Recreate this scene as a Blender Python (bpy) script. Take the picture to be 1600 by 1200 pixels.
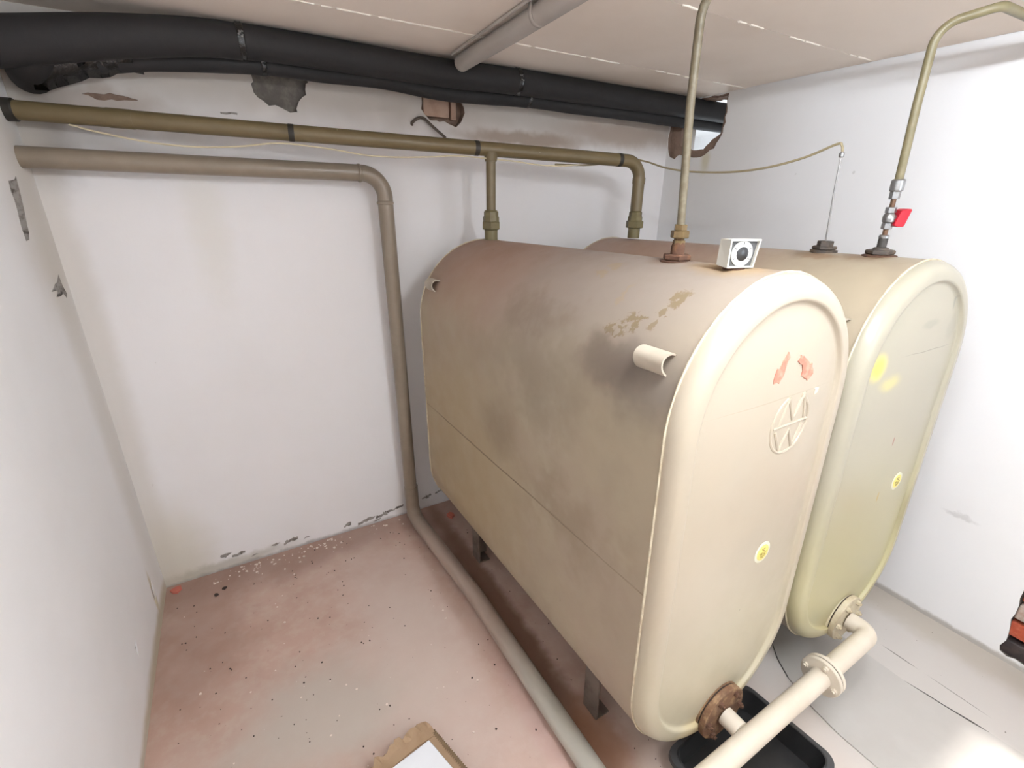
import bpy, math, random
from mathutils import Vector, Matrix, Euler
from mathutils.geometry import delaunay_2d_cdt

for o in list(bpy.data.objects):
    bpy.data.objects.remove(o)
scene = bpy.context.scene
COL = scene.collection
PI = math.pi
rng = random.Random(7)

# ------------------------------------------------------------------ camera
cam_data = bpy.data.cameras.new('camera')
cam = bpy.data.objects.new('camera', cam_data)
COL.objects.link(cam)
cam_data.sensor_width = 36.0
cam_data.lens = 740.4 * 36.0 / 1600.0
cam_data.clip_start = 0.02
R_ = Vector((0.8643, -0.5029, 0.011)); D_ = Vector((-0.1721, -0.3163, -0.9329)); F_ = Vector((0.4726, 0.8044, -0.3599))
m = Matrix((R_, -D_, -F_)).transposed().to_4x4()
m.translation = Vector((0.547, -2.4432, 1.8161))
cam.matrix_world = m
scene.camera = cam

# ------------------------------------------------------------------ world, lights, exposure
scene.view_settings.view_transform = 'Standard'
scene.view_settings.look = 'None'
scene.view_settings.gamma = 1.0
scene.view_settings.use_curve_mapping = False
scene.view_settings.exposure = 0.40
w = bpy.data.worlds.new('sky'); scene.world = w; w.use_nodes = True
w.node_tree.nodes['Background'].inputs[0].default_value = (0.75, 0.86, 1.0, 1)
w.node_tree.nodes['Background'].inputs[1].default_value = 2.2

def add_light(name, kind, loc, energy, color, **kw):
    d = bpy.data.lights.new(name, kind); d.energy = energy; d.color = color
    rot = kw.pop('rot', None)
    for k, v in kw.items(): setattr(d, k, v)
    o = bpy.data.objects.new(name, d); COL.objects.link(o); o.location = loc
    if rot: o.rotation_euler = rot
    return o
add_light('window_daylight', 'AREA', (2.33, -3.72, 1.76), 6, (0.86, 0.93, 1.0), rot=(PI / 2, 0, 0), shape='RECTANGLE', size=0.6, size_y=0.7)
add_light('neighbour_room_lamp', 'POINT', (4.3, 0.35, 1.6), 14, (0.85, 0.93, 1.0), shadow_soft_size=0.1)
sun = add_light('sun', 'SUN', (2.5, -6, 5), 7.0, (1.0, 0.97, 0.92), angle=math.radians(3))
sun.rotation_euler = Vector((0.0, 1.0, -1.43)).to_track_quat('-Z', 'Y').to_euler()

TUBE_STRENGTH = 240.0
# ------------------------------------------------------------------ materials
def lin(c):
    return tuple((v / 12.92 if v <= 0.04045 else ((v + 0.055) / 1.055) ** 2.4) for v in [x / 255.0 for x in c]) + (1.0,)

def mat(name, base, rough=0.6, metal=0.0, var=None, bump=None, blobs=(), spec=0.5, speck=None, rough_var=0.0):
    """base: sRGB 0-255. var=(scale, amount, second colour). blobs=(colour, centre, radii, noise scale, noise amp, softness, opacity)"""
    mt = bpy.data.materials.new(name); mt.use_nodes = True
    nt = mt.node_tree; N = nt.nodes; L = nt.links
    b = N['Principled BSDF']
    b.inputs['Roughness'].default_value = rough; b.inputs['Metallic'].default_value = metal
    b.inputs['Specular IOR Level'].default_value = spec
    tc = N.new('ShaderNodeTexCoord'); P = tc.outputs['Object']
    def noise(scale, detail=4.0, rgh=0.6):
        n = N.new('ShaderNodeTexNoise'); n.inputs['Scale'].default_value = scale
        n.inputs['Detail'].default_value = detail; n.inputs['Roughness'].default_value = rgh
        L.new(P, n.inputs['Vector']); return n
    def mrange(src, a, bb, c=0.0, d=1.0):
        n = N.new('ShaderNodeMapRange'); n.interpolation_type = 'SMOOTHSTEP'
        L.new(src, n.inputs['Value'])
        for i, v in zip(('From Min', 'From Max', 'To Min', 'To Max'), (a, bb, c, d)): n.inputs[i].default_value = v
        return n.outputs[0]
    def vmath(op, a, v):
        n = N.new('ShaderNodeVectorMath'); n.operation = op; L.new(a, n.inputs[0])
        if isinstance(v, (tuple, list)): n.inputs[1].default_value = v
        else: L.new(v, n.inputs[1])
        return n
    def mix(fac, a, col):
        n = N.new('ShaderNodeMix'); n.data_type = 'RGBA'
        L.new(fac, n.inputs[0])
        if isinstance(a, tuple): n.inputs[6].default_value = a
        else: L.new(a, n.inputs[6])
        n.inputs[7].default_value = col
        return n.outputs[2]
    col = lin(base)
    if var:
        for (sc, amt, c2) in (var if isinstance(var[0], (tuple, list)) else [var]):
            n = noise(sc)
            f = mrange(n.outputs['Fac'], 0.42, 0.68, 0.0, amt)
            col = mix(f, col, lin(c2))
    cache = {}
    for (c2, cen, rad, ns, amp, soft, op) in blobs:
        if ns not in cache:
            n = noise(ns, 3.0)
            cache[ns] = vmath('SUBTRACT', n.outputs['Color'], (0.5, 0.5, 0.5)).outputs[0]
        s = N.new('ShaderNodeVectorMath'); s.operation = 'SCALE'; L.new(cache[ns], s.inputs[0]); s.inputs['Scale'].default_value = amp
        d = vmath('ADD', P, s.outputs[0]); d = vmath('SUBTRACT', d.outputs[0], tuple(cen))
        d = vmath('DIVIDE', d.outputs[0], tuple(rad))
        ln = N.new('ShaderNodeVectorMath'); ln.operation = 'LENGTH'; L.new(d.outputs[0], ln.inputs[0])
        f = mrange(ln.outputs['Value'], 1 - soft, 1 + soft, op, 0.0)
        col = mix(f, col, lin(c2))
    if speck:
        (sc, thr, c2, amt) = speck
        n = noise(sc, 2.0, 0.5)
        f = mrange(n.outputs['Fac'], thr, thr + 0.03, 0.0, amt)
        col = mix(f, col, lin(c2))
    if isinstance(col, tuple): b.inputs['Base Color'].default_value = col
    else: L.new(col, b.inputs['Base Color'])
    if rough_var:
        n = noise(9.0)
        L.new(mrange(n.outputs['Fac'], 0.3, 0.7, rough - rough_var, rough + rough_var), b.inputs['Roughness'])
    if bump:
        for i, (sc, st, dist) in enumerate(bump if isinstance(bump[0], (tuple, list)) else [bump]):
            n = noise(sc, 5.0)
            bp = N.new('ShaderNodeBump'); bp.inputs['Strength'].default_value = st; bp.inputs['Distance'].default_value = dist
            L.new(n.outputs['Fac'], bp.inputs['Height'])
            if i: L.new(last.outputs[0], bp.inputs['Normal'])
            last = bp
        L.new(last.outputs[0], b.inputs['Normal'])
    return mt

BIG = 50.0
M = {}
WALLB = [(1.6, 0.35, 0.01), (25.0, 0.15, 0.004), (90.0, 0.10, 0.002)]
M['wall_back'] = mat('wall_back_paint', (238, 234, 233), 0.75, var=[(1.3, .35, (230, 224, 221)), (7., .25, (238, 233, 229))], bump=WALLB, spec=.25, blobs=[
    ((176, 164, 150), (1.5, 0, 2.30), (BIG, BIG, .16), 3.0, .16, .6, .75),
    ((160, 140, 122), (2.05, 0, 2.13), (.38, BIG, .035), 8., .08, .5, .8),
    ((165, 148, 132), (.2, 0, 2.14), (.22, BIG, .05), 8., .12, .5, .6),
    ((170, 152, 138), (2.75, 0, 2.20), (.45, BIG, .06), 7., .1, .6, .8),
    ((120, 110, 98), (.03, 0, 2.05), (.10, BIG, .18), 8., .1, .6, .6),
    ((168, 158, 148), (.12, 0, 2.0), (.45, BIG, .05), 5., .1, .7, .5),
    ((214, 206, 182), (.5, 0, 1.70), (.06, BIG, .28), 6., .1, .8, .22),
    ((206, 196, 172), (.05, 0, .12), (.16, BIG, .28), 6., .1, .7, .6),
    ((175, 168, 150), (.25, 0, .03), (.3, BIG, .03), 16., .06, .6, .6),
    ((205, 196, 184), (.02, 0, 1.2), (.06, BIG, 1.3), 5., .05, .6, .5),
    ((120, 108, 98), (.62, 0, -.01), (.8, BIG, .025), 20., .03, .5, .6)],
    speck=(22., .77, (150, 140, 132), .35))
M['wall_left'] = mat('wall_left_paint', (238, 235, 233), 0.75, var=[(1.5, .35, (226, 222, 218)), (8., .2, (238, 233, 229))], bump=WALLB, spec=.25, blobs=[
    ((190, 176, 156), (0, -.12, 1.75), (BIG, .22, .35), 4., .15, .7, .4),
    ((196, 186, 168), (0, -.1, 1.0), (BIG, .10, .9), 4., .1, .7, .35),
    ((178, 162, 128), (0, -.35, .02), (BIG, .45, .05), 9., .05, .6, .7),
    ((190, 176, 150), (0, -.9, .0), (BIG, .8, .04), 9., .05, .6, .7),
    ((190, 172, 130), (0, -.22, .16), (BIG, .02, .10), 14., .04, .5, .7)])
M['wall_right'] = mat('wall_right_paint', (234, 232, 231), 0.72, var=[(1.4, .35, (226, 223, 220)), (6., .2, (238, 235, 233))], bump=WALLB, spec=.28, blobs=[
    ((205, 196, 186), (3.12, -.3, 2.2), (BIG, .4, .5), 4., .2, .7, .45),
    ((190, 175, 120), (3.12, -.31, 2.06), (BIG, .03, .06), 9., .04, .7, .5),
    ((150, 140, 128), (3.12, -1.9, .005), (BIG, 1.2, .02), 20., .025, .5, .7),
    ((176, 172, 168), (3.12, -1.95, .55), (BIG, .05, .012), 20., .06, .5, .4)],
    speck=(16., .76, (170, 166, 162), .35))
M['wall_front'] = mat('wall_front_paint', (238, 236, 234), 0.8)
M['ceiling'] = mat('ceiling_paint', (244, 231, 218), 0.85, var=[(1.6, .5, (234, 219, 204)), (12., .2, (243, 231, 219))], bump=[(4., .2, .01), (60., .1, .002)], spec=.2,
    blobs=[((176, 156, 132), (2.6, -.25, 2.4), (.5, .2, BIG), 4., .2, .7, .4)])
M['ceiling_ridge'] = mat('ceiling_ridge_paint', (236, 226, 212), 0.7, bump=(80., .3, .003))
M['floor'] = mat('floor_concrete', (190, 158, 143), 0.6, var=[(1.7, .6, (202, 178, 165)), (5., .45, (178, 146, 130)), (18., .25, (206, 190, 177))],
    bump=[(6., .2, .006), (70., .12, .002)], rough_var=.1, spec=.35, blobs=[
    ((184, 174, 162), (.55, -1.05, 0), (.34, .22, BIG), 4., .4, .6, .8),
    ((206, 188, 176), (1.0, -.9, 0), (.20, .6, BIG), 3., .3, .7, .7),
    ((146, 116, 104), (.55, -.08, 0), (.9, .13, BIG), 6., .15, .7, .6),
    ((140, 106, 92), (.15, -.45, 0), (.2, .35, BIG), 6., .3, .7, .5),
    ((196, 190, 184), (2.7, -2.0, 0), (.85, 1.1, BIG), 3., .25, .35, .95),
    ((206, 190, 178), (1.75, -1.95, 0), (.42, .35, BIG), 5., .2, .5, .8),
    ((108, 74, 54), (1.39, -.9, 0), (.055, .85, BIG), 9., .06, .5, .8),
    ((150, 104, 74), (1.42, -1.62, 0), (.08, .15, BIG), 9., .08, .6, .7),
    ((206, 172, 164), (1.24, -1.45, 0), (.035, .35, BIG), 9., .03, .6, .4),  # pink strip of light beside the floor pipe, painted into the floor
    ((176, 166, 152), (3.06, -1.9, 0), (.09, 1.0, BIG), 8., .1, .6, .7),
    ((70, 64, 60), (2.757, -2.01, 0), (.0025, .06, BIG), 30., .004, .3, .8),
    ((80, 74, 70), (2.758, -2.21, 0), (.002, .09, BIG), 30., .004, .3, .7)],
    speck=(55., .745, (70, 52, 44), .7))
M['grey_plaster'] = mat('bare_grey_plaster', (104, 97, 90), 0.95, var=(20., .6, (140, 132, 122)), bump=(50., .6, .01))
M['brown_plaster'] = mat('bare_brown_plaster', (140, 116, 100), 0.95, var=(16., .6, (110, 88, 74)), bump=(40., .6, .01))
M['dark_plaster'] = mat('peeled_plaster', (168, 160, 152), 0.95, var=(45., .9, (96, 86, 78)), bump=(60., .6, .01))
M['pink_brick'] = mat('dusty_pink_brick', (186, 156, 136), 0.9, var=(20., .4, (150, 116, 98)), bump=(60., .3, .004))
M['red_brick'] = mat('red_brick', (176, 78, 50), 0.85, var=[(18., .6, (150, 62, 40)), (40., .4, (196, 120, 92))], bump=(50., .5, .006))
M['white_brick'] = mat('limewashed_brick', (182, 168, 156), 0.9, var=(22., .7, (150, 110, 92)), bump=(50., .5, .006))
M['black_brick'] = mat('tarred_brick', (46, 38, 38), 0.6, var=(25., .5, (84, 66, 62)), bump=(50., .5, .006))
TANKB = [
    ((118, 100, 84), (-.300, .60, .58), (.05, .16, .05), 9., .30, .8, .45),
    ((182, 170, 150), (-.33, .45, .30), (.04, .10, .12), 9., .35, .8, .5),
    ((130, 112, 90), (-.351, .35, -.02), (.05, .20, .10), 8., .35, .8, .4),
    # tan chips and runs on the upper left shoulder (tank space: x across, y along, z up from the tank's middle)
    ((122, 104, 76), (-.263, .206, .624), (.022, .030, .020), 34., .13, .25, .85),
    ((122, 104, 76), (-.290, .250, .590), (.022, .036, .014), 34., .13, .25, .8),
    ((122, 104, 76), (-.200, .130, .678), (.036, .016, .030), 34., .10, .25, .85),
    ((122, 104, 76), (-.240, .138, .648), (.026, .011, .020), 34., .10, .25, .8),
    ((122, 104, 76), (-.268, .146, .618), (.016, .006, .018), 34., .05, .3, .7),
    ((146, 126, 100), (-.118, .446, .722), (.016, .030, .02), 34., .09, .3, .6),
    ((146, 126, 100), (-.163, .455, .703), (.014, .026, .02), 34., .09, .3, .6),
    ((150, 130, 106), (-.22, .30, .665), (.040, .008, .040), 34., .06, .35, .55),
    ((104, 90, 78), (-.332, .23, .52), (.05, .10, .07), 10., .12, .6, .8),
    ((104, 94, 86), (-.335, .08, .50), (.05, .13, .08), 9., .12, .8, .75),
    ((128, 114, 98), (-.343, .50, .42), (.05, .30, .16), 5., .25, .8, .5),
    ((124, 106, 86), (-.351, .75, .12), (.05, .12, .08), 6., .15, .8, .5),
    ((150, 122, 84), (-.02, .13, .742), (.07, .10, .03), 14., .05, .6, .8),
    ((96, 66, 42), (-.0, .33, .742), (.06, .06, .02), 14., .04, .6, .7),
    ((108, 92, 72), (-.351, .80, -.045), (.02, .9, .0035), 6., .010, .5, .6)]
SHELL_VAR = [(2.0, .6, (162, 144, 128)), (7., .25, (150, 134, 116))]
DUST_AND_DIMMING = [((160, 128, 112), (0., 1.15, .66), (.45, .62, .24), 4., .22, .6, .85),
        ((138, 125, 117), (0., .35, .66), (.45, .55, .22), 4., .2, .6, .85),  # front dust, its colour darkened to offset the lamp's bright spot
        ((164, 142, 104), (-.35, 1.2, -.2), (.2, .5, .5), 3., .3, .8, .6)]
M['tank_shell'] = mat('tank_shell_paint', (166, 152, 130), 0.6, var=SHELL_VAR, bump=[(5., .08, .004), (60., .05, .001)], blobs=DUST_AND_DIMMING + TANKB, spec=.4,
    speck=(30., .77, (110, 96, 80), .5), rough_var=.08)
M['tank_shell_2'] = mat('tank_shell_paint_far', (166, 152, 130), 0.48, var=SHELL_VAR, bump=[(5., .08, .004), (60., .05, .001)], spec=.4, blobs=[
    ((172, 142, 126), (0., 1.2, .66), (.45, .7, .24), 4., .22, .6, .8),
    ((128, 108, 84), (-.02, .36, .742), (.08, .05, .03), 20., .04, .5, .8),
    ((120, 92, 64), (0, .17, .742), (.09, .07, .03), 20., .04, .5, .85),
    ((136, 106, 78), (-.07, .30, .735), (.03, .06, .03), 20., .04, .4, .7)], rough_var=.08)
M['tank_head'] = mat('tank_head_paint', (175, 162, 142), 0.34, var=[(1.8, .5, (172, 160, 144)), (6., .2, (172, 162, 144))], bump=[(4., .06, .004), (50., .03, .001)], spec=.5, blobs=[
    ((184, 176, 150), (0., 0, -.55), (.6, 1., .40), 3., .2, .7, .7),
    ((196, 176, 128), (.02, 0, -.70), (.25, 1., .06), 10., .05, .6, .6),
    ((150, 134, 112), (.0, -.04, .437), (.20, .08, .0014), 4., .012, .6, .45)], rough_var=.06, speck=(34., .785, (120, 108, 90), .6))
M['tank_head_2'] = mat('tank_head_paint_far', (166, 159, 141), 0.3, var=[(1.8, .4, (160, 154, 134))], spec=.5, blobs=[
    ((180, 172, 126), (0., 0, -.5), (.6, 1., .45), 3., .2, .7, .7),
    ((180, 166, 126), (-.05, 0, -.69), (.3, 1., .07), 9., .06, .6, .7),
    ((226, 210, 90), (-.229, -.04, .434), (.036, .1, .036), 16., .02, .6, .9),
    ((216, 204, 110), (-.135, -.04, .37), (.05, .1, .022), 16., .03, .7, .5),
    ((110, 102, 88), (.08, -.04, .452), (.15, .1, .0016), 5., .012, .5, .6),
    ((150, 96, 78), (.011, -.04, .132), (.005, .1, .016), 20., .004, .4, .9),
    ((176, 148, 76), (.021, -.04, -.097), (.006, .1, .02), 20., .004, .4, .9),
    ((128, 126, 114), (.17, -.04, .60), (.008, .1, .022), 20., .012, .4, .6),
    ((140, 134, 118), (.03, -.04, .545), (.05, .1, .012), 20., .02, .5, .5),
    ((140, 134, 118), (.20, -.04, .52), (.03, .1, .04), 20., .05, .5, .35),
    ((140, 130, 100), (.30, -.04, -.25), (.02, .1, .10), 12., .02, .6, .5)])
M['weld'] = mat('weld_bead', (206, 194, 168), 0.5, var=(30., .6, (150, 128, 100)), bump=(120., .4, .003))
M['leg_steel'] = mat('tank_leg_steel', (120, 106, 96), 0.7, var=(14., .6, (86, 66, 54)))
M['olive'] = mat('olive_pipe_paint', (110, 95, 66), 0.42, var=[(6., .5, (102, 88, 60)), (30., .2, (122, 108, 80))], bump=(60., .06, .001), speck=(40., .76, (210, 200, 176), .6))
M['olive_dark'] = mat('olive_fitting', (112, 102, 68), 0.45, var=(14., .6, (92, 80, 54)), bump=(60., .2, .002))
M['taupe'] = mat('taupe_pipe_paint', (138, 124, 108), 0.36, var=[(4., .5, (128, 115, 99)), (20., .25, (150, 137, 120))], bump=(60., .05, .001), spec=.5, blobs=[
    ((190, 186, 174), (.07, -1.45, .05), (.2, .40, .2), 6., .1, .5, .85),  # lit look of the near floor run, painted paler into the pipe colour
    ((178, 158, 146), (.05, -.62, .05), (.2, .5, .2), 6., .15, .6, .7)])
M['feed'] = mat('feed_pipe_paint', (118, 108, 78), 0.45, var=[(9., .6, (104, 94, 66)), (30., .3, (140, 130, 104))], bump=(60., .15, .002))
M['feed_chipped'] = mat('chipped_feed_pipe_paint', (98, 88, 68), 0.5, var=[(9., .5, (86, 75, 57)), (36., .4, (134, 124, 104))], bump=(70., .3, .002))
M['brass'] = mat('tarnished_brass', (112, 92, 60), 0.45, 0.4, var=(22., .7, (76, 58, 38)), bump=(90., .2, .002))
M['rust'] = mat('rusted_iron', (82, 54, 38), 0.85, var=[(16., .7, (56, 37, 29)), (40., .5, (122, 84, 54))], bump=(60., .6, .004))
M['dark_iron'] = mat('dark_iron', (74, 66, 60), 0.6, 0.3, var=(20., .6, (116, 98, 78)), bump=(60., .4, .003))
M['chrome'] = mat('zinc_plated_steel', (160, 160, 160), 0.28, 0.9, var=(30., .5, (118, 114, 108)))
M['copper_dull'] = mat('dull_copper', (112, 84, 64), 0.5, 0.5, var=(24., .5, (84, 64, 50)))
M['red_plastic'] = mat('red_plastic', (176, 22, 40), 0.5, var=(12., .3, (156, 18, 34)), spec=.35)
M['gauge_body'] = mat('gauge_body_plastic', (196, 192, 181), 0.5, var=(14., .3, (182, 177, 164)))
M['gauge_field'] = mat('gauge_field', (74, 73, 72), 0.5)
M['gauge_ring'] = mat('gauge_ring', (222, 220, 212), 0.4)
M['gauge_knob'] = mat('gauge_knob', (44, 44, 45), 0.2)
M['ink'] = mat('dark_ink', (58, 54, 50), 0.6)
M['sticker'] = mat('yellow_sticker', (232, 214, 120), 0.45, var=(60., .5, (214, 192, 96)))
M['sticker_rim'] = mat('sticker_rim', (214, 210, 186), 0.45)
M['sticker_ink'] = mat('sticker_ink', (150, 132, 70), 0.6)
M['remnant'] = mat('reddish_adhesive', (188, 118, 98), 0.7, var=(45., .9, (198, 150, 128)), bump=(90., .3, .002))
M['white_patch'] = mat('bare_label_paper', (214, 200, 180), 0.6)
M['manifold'] = mat('manifold_paint', (206, 194, 176), 0.5, var=[(5., .5, (196, 182, 162)), (20., .3, (216, 206, 190))], bump=[(12., .1, .003), (70., .1, .001)])
M['flange_rusty'] = mat('rusty_flange', (112, 80, 56), 0.75, var=[(14., .7, (80, 56, 42)), (40., .5, (168, 140, 104))], bump=(60., .5, .003))
M['flange_beige'] = mat('beige_flange', (196, 184, 158), 0.55, var=(16., .6, (160, 140, 110)), bump=(60., .3, .002))
M['gasket'] = mat('gasket', (52, 42, 36), 0.8)
M['black_plastic'] = mat('black_tray_plastic', (32, 31, 31), 0.42, var=(10., .4, (44, 43, 43)))
M['grey_plastic'] = mat('tray_rim_plastic', (62, 61, 61), 0.4)
M['foam'] = mat('black_foam_insulation', (42, 40, 40), 0.72, var=[(5., .5, (36, 34, 34)), (30., .2, (52, 49, 48))], bump=[(6., .3, .01), (90., .1, .001)], spec=.35)
M['tape'] = mat('black_glossy_tape', (16, 15, 15), 0.14, bump=[(60., .8, .006)], spec=.7)
M['tape_matt'] = mat('dark_tape', (44, 40, 34), 0.5)
M['silver_tape'] = mat('crumpled_silver_foil', (190, 190, 190), 0.2, 0.9, bump=(200., 1.0, .01))
M['conduit'] = mat('painted_ceiling_pipe', (182, 174, 166), 0.55, var=(6., .4, (170, 160, 150)))
M['white_cable'] = mat('pale_cable', (206, 192, 160), 0.6)
M['old_cable'] = mat('old_wall_wire', (88, 76, 66), 0.7)
M['leak_tube'] = mat('beige_tube', (158, 144, 112), 0.5)
M['steel_tube'] = mat('grey_steel_tube', (170, 168, 166), 0.35, 0.7)
M['cardboard'] = mat('cardboard', (160, 132, 104), 0.85, var=(14., .5, (140, 112, 84)), bump=(50., .2, .002))
M['card_dark'] = mat('corrugated_edge', (120, 98, 72), 0.9, var=(60., .5, (96, 76, 54)))
M['white_board'] = mat('white_board', (226, 226, 228), 0.55, var=(4., .3, (212, 210, 212)), bump=(30., .05, .001))
M['mat_sheet'] = mat('grey_floor_sheet', (184, 178, 172), 0.45, var=[(3., .5, (176, 170, 163)), (10., .25, (192, 187, 181))], bump=(10., .15, .004),
    blobs=[((120, 118, 110), (2.4, -1.72, 0), (.25, .22, BIG), 5., .1, .6, .5)])  # shadow below the farther tank's front painted into the sheet colour
M['sheet_edge'] = mat('sheet_edge_dark', (70, 66, 62), 0.7)
M['flake'] = mat('paint_flake', (222, 206, 194), 0.8)
M['red_chip'] = mat('red_brick_chip', (196, 112, 96), 0.85)
M['grit'] = mat('dark_grit', (58, 44, 38), 0.9)
M['glass'] = None

# ------------------------------------------------------------------ mesh helpers
class MB:
    def __init__(s): s.v = []; s.f = []
    def add(s, vs, fs):
        o = len(s.v); s.v += [tuple(v) for v in vs]; s.f += [tuple(i + o for i in f) for f in fs]; return s
    def box(s, a, b, rot=None, piv=None):
        x0, y0, z0 = a; x1, y1, z1 = b
        vs = [Vector(c) for c in ((x0, y0, z0), (x1, y0, z0), (x1, y1, z0), (x0, y1, z0), (x0, y0, z1), (x1, y0, z1), (x1, y1, z1), (x0, y1, z1))]
        if rot:
            pv = Vector(piv) if piv else sum(vs, Vector()) / 8
            R = Euler(rot).to_matrix(); vs = [pv + R @ (v - pv) for v in vs]
        return s.add(vs, [(3, 2, 1, 0), (4, 5, 6, 7), (0, 1, 5, 4), (1, 2, 6, 5), (2, 3, 7, 6), (3, 0, 4, 7)])
    def sweep(s, pts, r, n=20, caps=True, squash=None):
        pts = [Vector(p) for p in pts]; rs = r if isinstance(r, (list, tuple)) else [r] * len(pts)
        T = []
        for i in range(len(pts)):
            a = pts[max(i - 1, 0)]; b = pts[min(i + 1, len(pts) - 1)]; T.append((b - a).normalized())
        u = T[0].orthogonal().normalized(); vs = []
        for i, p in enumerate(pts):
            if i:
                u = (u - T[i] * u.dot(T[i])).normalized()
            w_ = T[i].cross(u)
            for k in range(n):
                a = 2 * PI * k / n
                vs.append(p + (u * math.cos(a) + w_ * math.sin(a)) * rs[i])
        fs = []
        for i in range(len(pts) - 1):
            for k in range(n):
                k2 = (k + 1) % n
                fs.append((i * n + k, i * n + k2, (i + 1) * n + k2, (i + 1) * n + k))
        if caps:
            fs.append(tuple(range(n - 1, -1, -1))); fs.append(tuple((len(pts) - 1) * n + k for k in range(n)))
        return s.add(vs, fs)
    def lathe(s, c, axis, prof, n=24, caps=True, phase=0.0):
        """prof: list of (radius, distance along axis)"""
        c = Vector(c); ax = Vector(axis).normalized(); u = ax.orthogonal().normalized(); w_ = ax.cross(u); vs = []
        for (r, h) in prof:
            for k in range(n):
                a = 2 * PI * k / n + phase
                vs.append(c + ax * h + (u * math.cos(a) + w_ * math.sin(a)) * r)
        fs = []
        for i in range(len(prof) - 1):
            for k in range(n):
                k2 = (k + 1) % n; fs.append((i * n + k, i * n + k2, (i + 1) * n + k2, (i + 1) * n + k))
        if caps:
            fs.append(tuple(range(n - 1, -1, -1))); fs.append(tuple((len(prof) - 1) * n + k for k in range(n)))
        return s.add(vs, fs)
    def hexnut(s, c, axis, r, h, phase=0.3):
        b = r * .08
        return s.lathe(c, axis, [(r - b, 0), (r, b), (r, h - b), (r - b, h)], 6, True, phase)
    def prism(s, poly, ext):
        """poly: 3-D points of one face, ext: extrusion vector"""
        P = [Vector(p) for p in poly]; e = Vector(ext); n = len(P)
        return s.add(P + [p + e for p in P], [tuple(range(n - 1, -1, -1)), tuple(range(n, 2 * n))] + [(k, (k + 1) % n, (k + 1) % n + n, k + n) for k in range(n)])
    def build(s, name, material, parent=None, smooth=35, bevel=None, fix=True):
        me = bpy.data.meshes.new(name); me.from_pydata(s.v, [], s.f)
        if fix:
            import bmesh
            bm = bmesh.new(); bm.from_mesh(me); bmesh.ops.recalc_face_normals(bm, faces=bm.faces); bm.to_mesh(me); bm.free()
        if smooth:
            me.polygons.foreach_set('use_smooth', [True] * len(me.polygons))
            me.set_sharp_from_angle(angle=math.radians(smooth))
        me.materials.append(material)
        o = bpy.data.objects.new(name, me); COL.objects.link(o)
        if parent: o.parent = parent
        if bevel:
            bv = o.modifiers.new('bevel', 'BEVEL'); bv.width = bevel; bv.segments = 2; bv.limit_method = 'ANGLE'
        return o

def tag(o, label=None, cat=None, group=None, kind=None):
    for k, v in (('label', label), ('category', cat), ('group', group), ('kind', kind)):
        if v: o[k] = v
    return o
def empty(name, loc, label, cat, group=None, rot=None):
    o = bpy.data.objects.new(name, None); COL.objects.link(o); o.location = loc; o.empty_display_size = .1
    if rot: o.rotation_euler = rot
    return tag(o, label, cat, group)
class Off:
    """shifts world points into the frame of an unrotated Empty"""
    def __init__(s, loc): s.l = Vector(loc)
    def __call__(s, p): return Vector(p) - s.l

def fillet(pts, r, n=8):
    pts = [Vector(p) for p in pts]; out = [pts[0]]
    for i in range(1, len(pts) - 1):
        a, b, c = pts[i - 1], pts[i], pts[i + 1]
        d1 = (a - b); d2 = (c - b); rr = r[i - 1] if isinstance(r, (list, tuple)) else r
        ang = d1.angle(d2); t = min(rr / math.tan(ang / 2), d1.length * .49, d2.length * .49)
        d1.normalize(); d2.normalize(); p1 = b + d1 * t; p2 = b + d2 * t
        cen = b + (d1 + d2).normalized() * (t / math.cos(ang / 2))
        v1 = p1 - cen; v2 = p2 - cen; tot = v1.angle(v2); axis = v1.cross(v2).normalized()
        for k in range(n + 1):
            out.append(cen + Matrix.Rotation(tot * k / n, 3, axis) @ v1)
    out.append(pts[-1]); return out
def spline(pts, n=8):
    P = [Vector(p) for p in pts]; P = [P[0] * 2 - P[1]] + P + [P[-1] * 2 - P[-2]]; out = []
    for i in range(1, len(P) - 2):
        for k in range(n):
            t = k / n; a, b, c, d = P[i - 1], P[i], P[i + 1], P[i + 2]
            out.append(.5 * ((2 * b) + (c - a) * t + (2 * a - 5 * b + 4 * c - d) * t * t + (3 * b - a - 3 * c + d) * t ** 3))
    out.append(P[-2]); return out

def jag(poly, amp, step, seed):
    r = random.Random(seed); out = []
    n = len(poly)
    for i in range(n):
        a = Vector(poly[i]); b = Vector(poly[(i + 1) % n]); L = (b - a).length; k = max(1, int(L / step))
        for j in range(k):
            q = a + (b - a) * (j / k)
            out.append((q.x + r.uniform(-amp, amp), q.y + r.uniform(-amp, amp)))
    return out
def inside(p, poly):
    c = False; n = len(poly); x, y = p
    for i in range(n):
        x1, y1 = poly[i]; x2, y2 = poly[i - 1]
        if (y1 > y) != (y2 > y) and x < (x2 - x1) * (y - y1) / (y2 - y1) + x1: c = not c
    return c
def cdt(outer, holes):
    vs = []; es = []
    for poly in [outer] + holes:
        o = len(vs); n = len(poly); vs += [Vector(q) for q in poly]; es += [(o + i, o + (i + 1) % n) for i in range(n)]
    V, E_, F, *_ = delaunay_2d_cdt(vs, es, [], 0, 1e-6)
    fs = []
    for f in F:
        c = sum((V[i] for i in f), Vector((0, 0))) / len(f)
        if inside(c, outer) and not any(inside(c, h) for h in holes): fs.append(tuple(f))
    return V, fs
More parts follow.
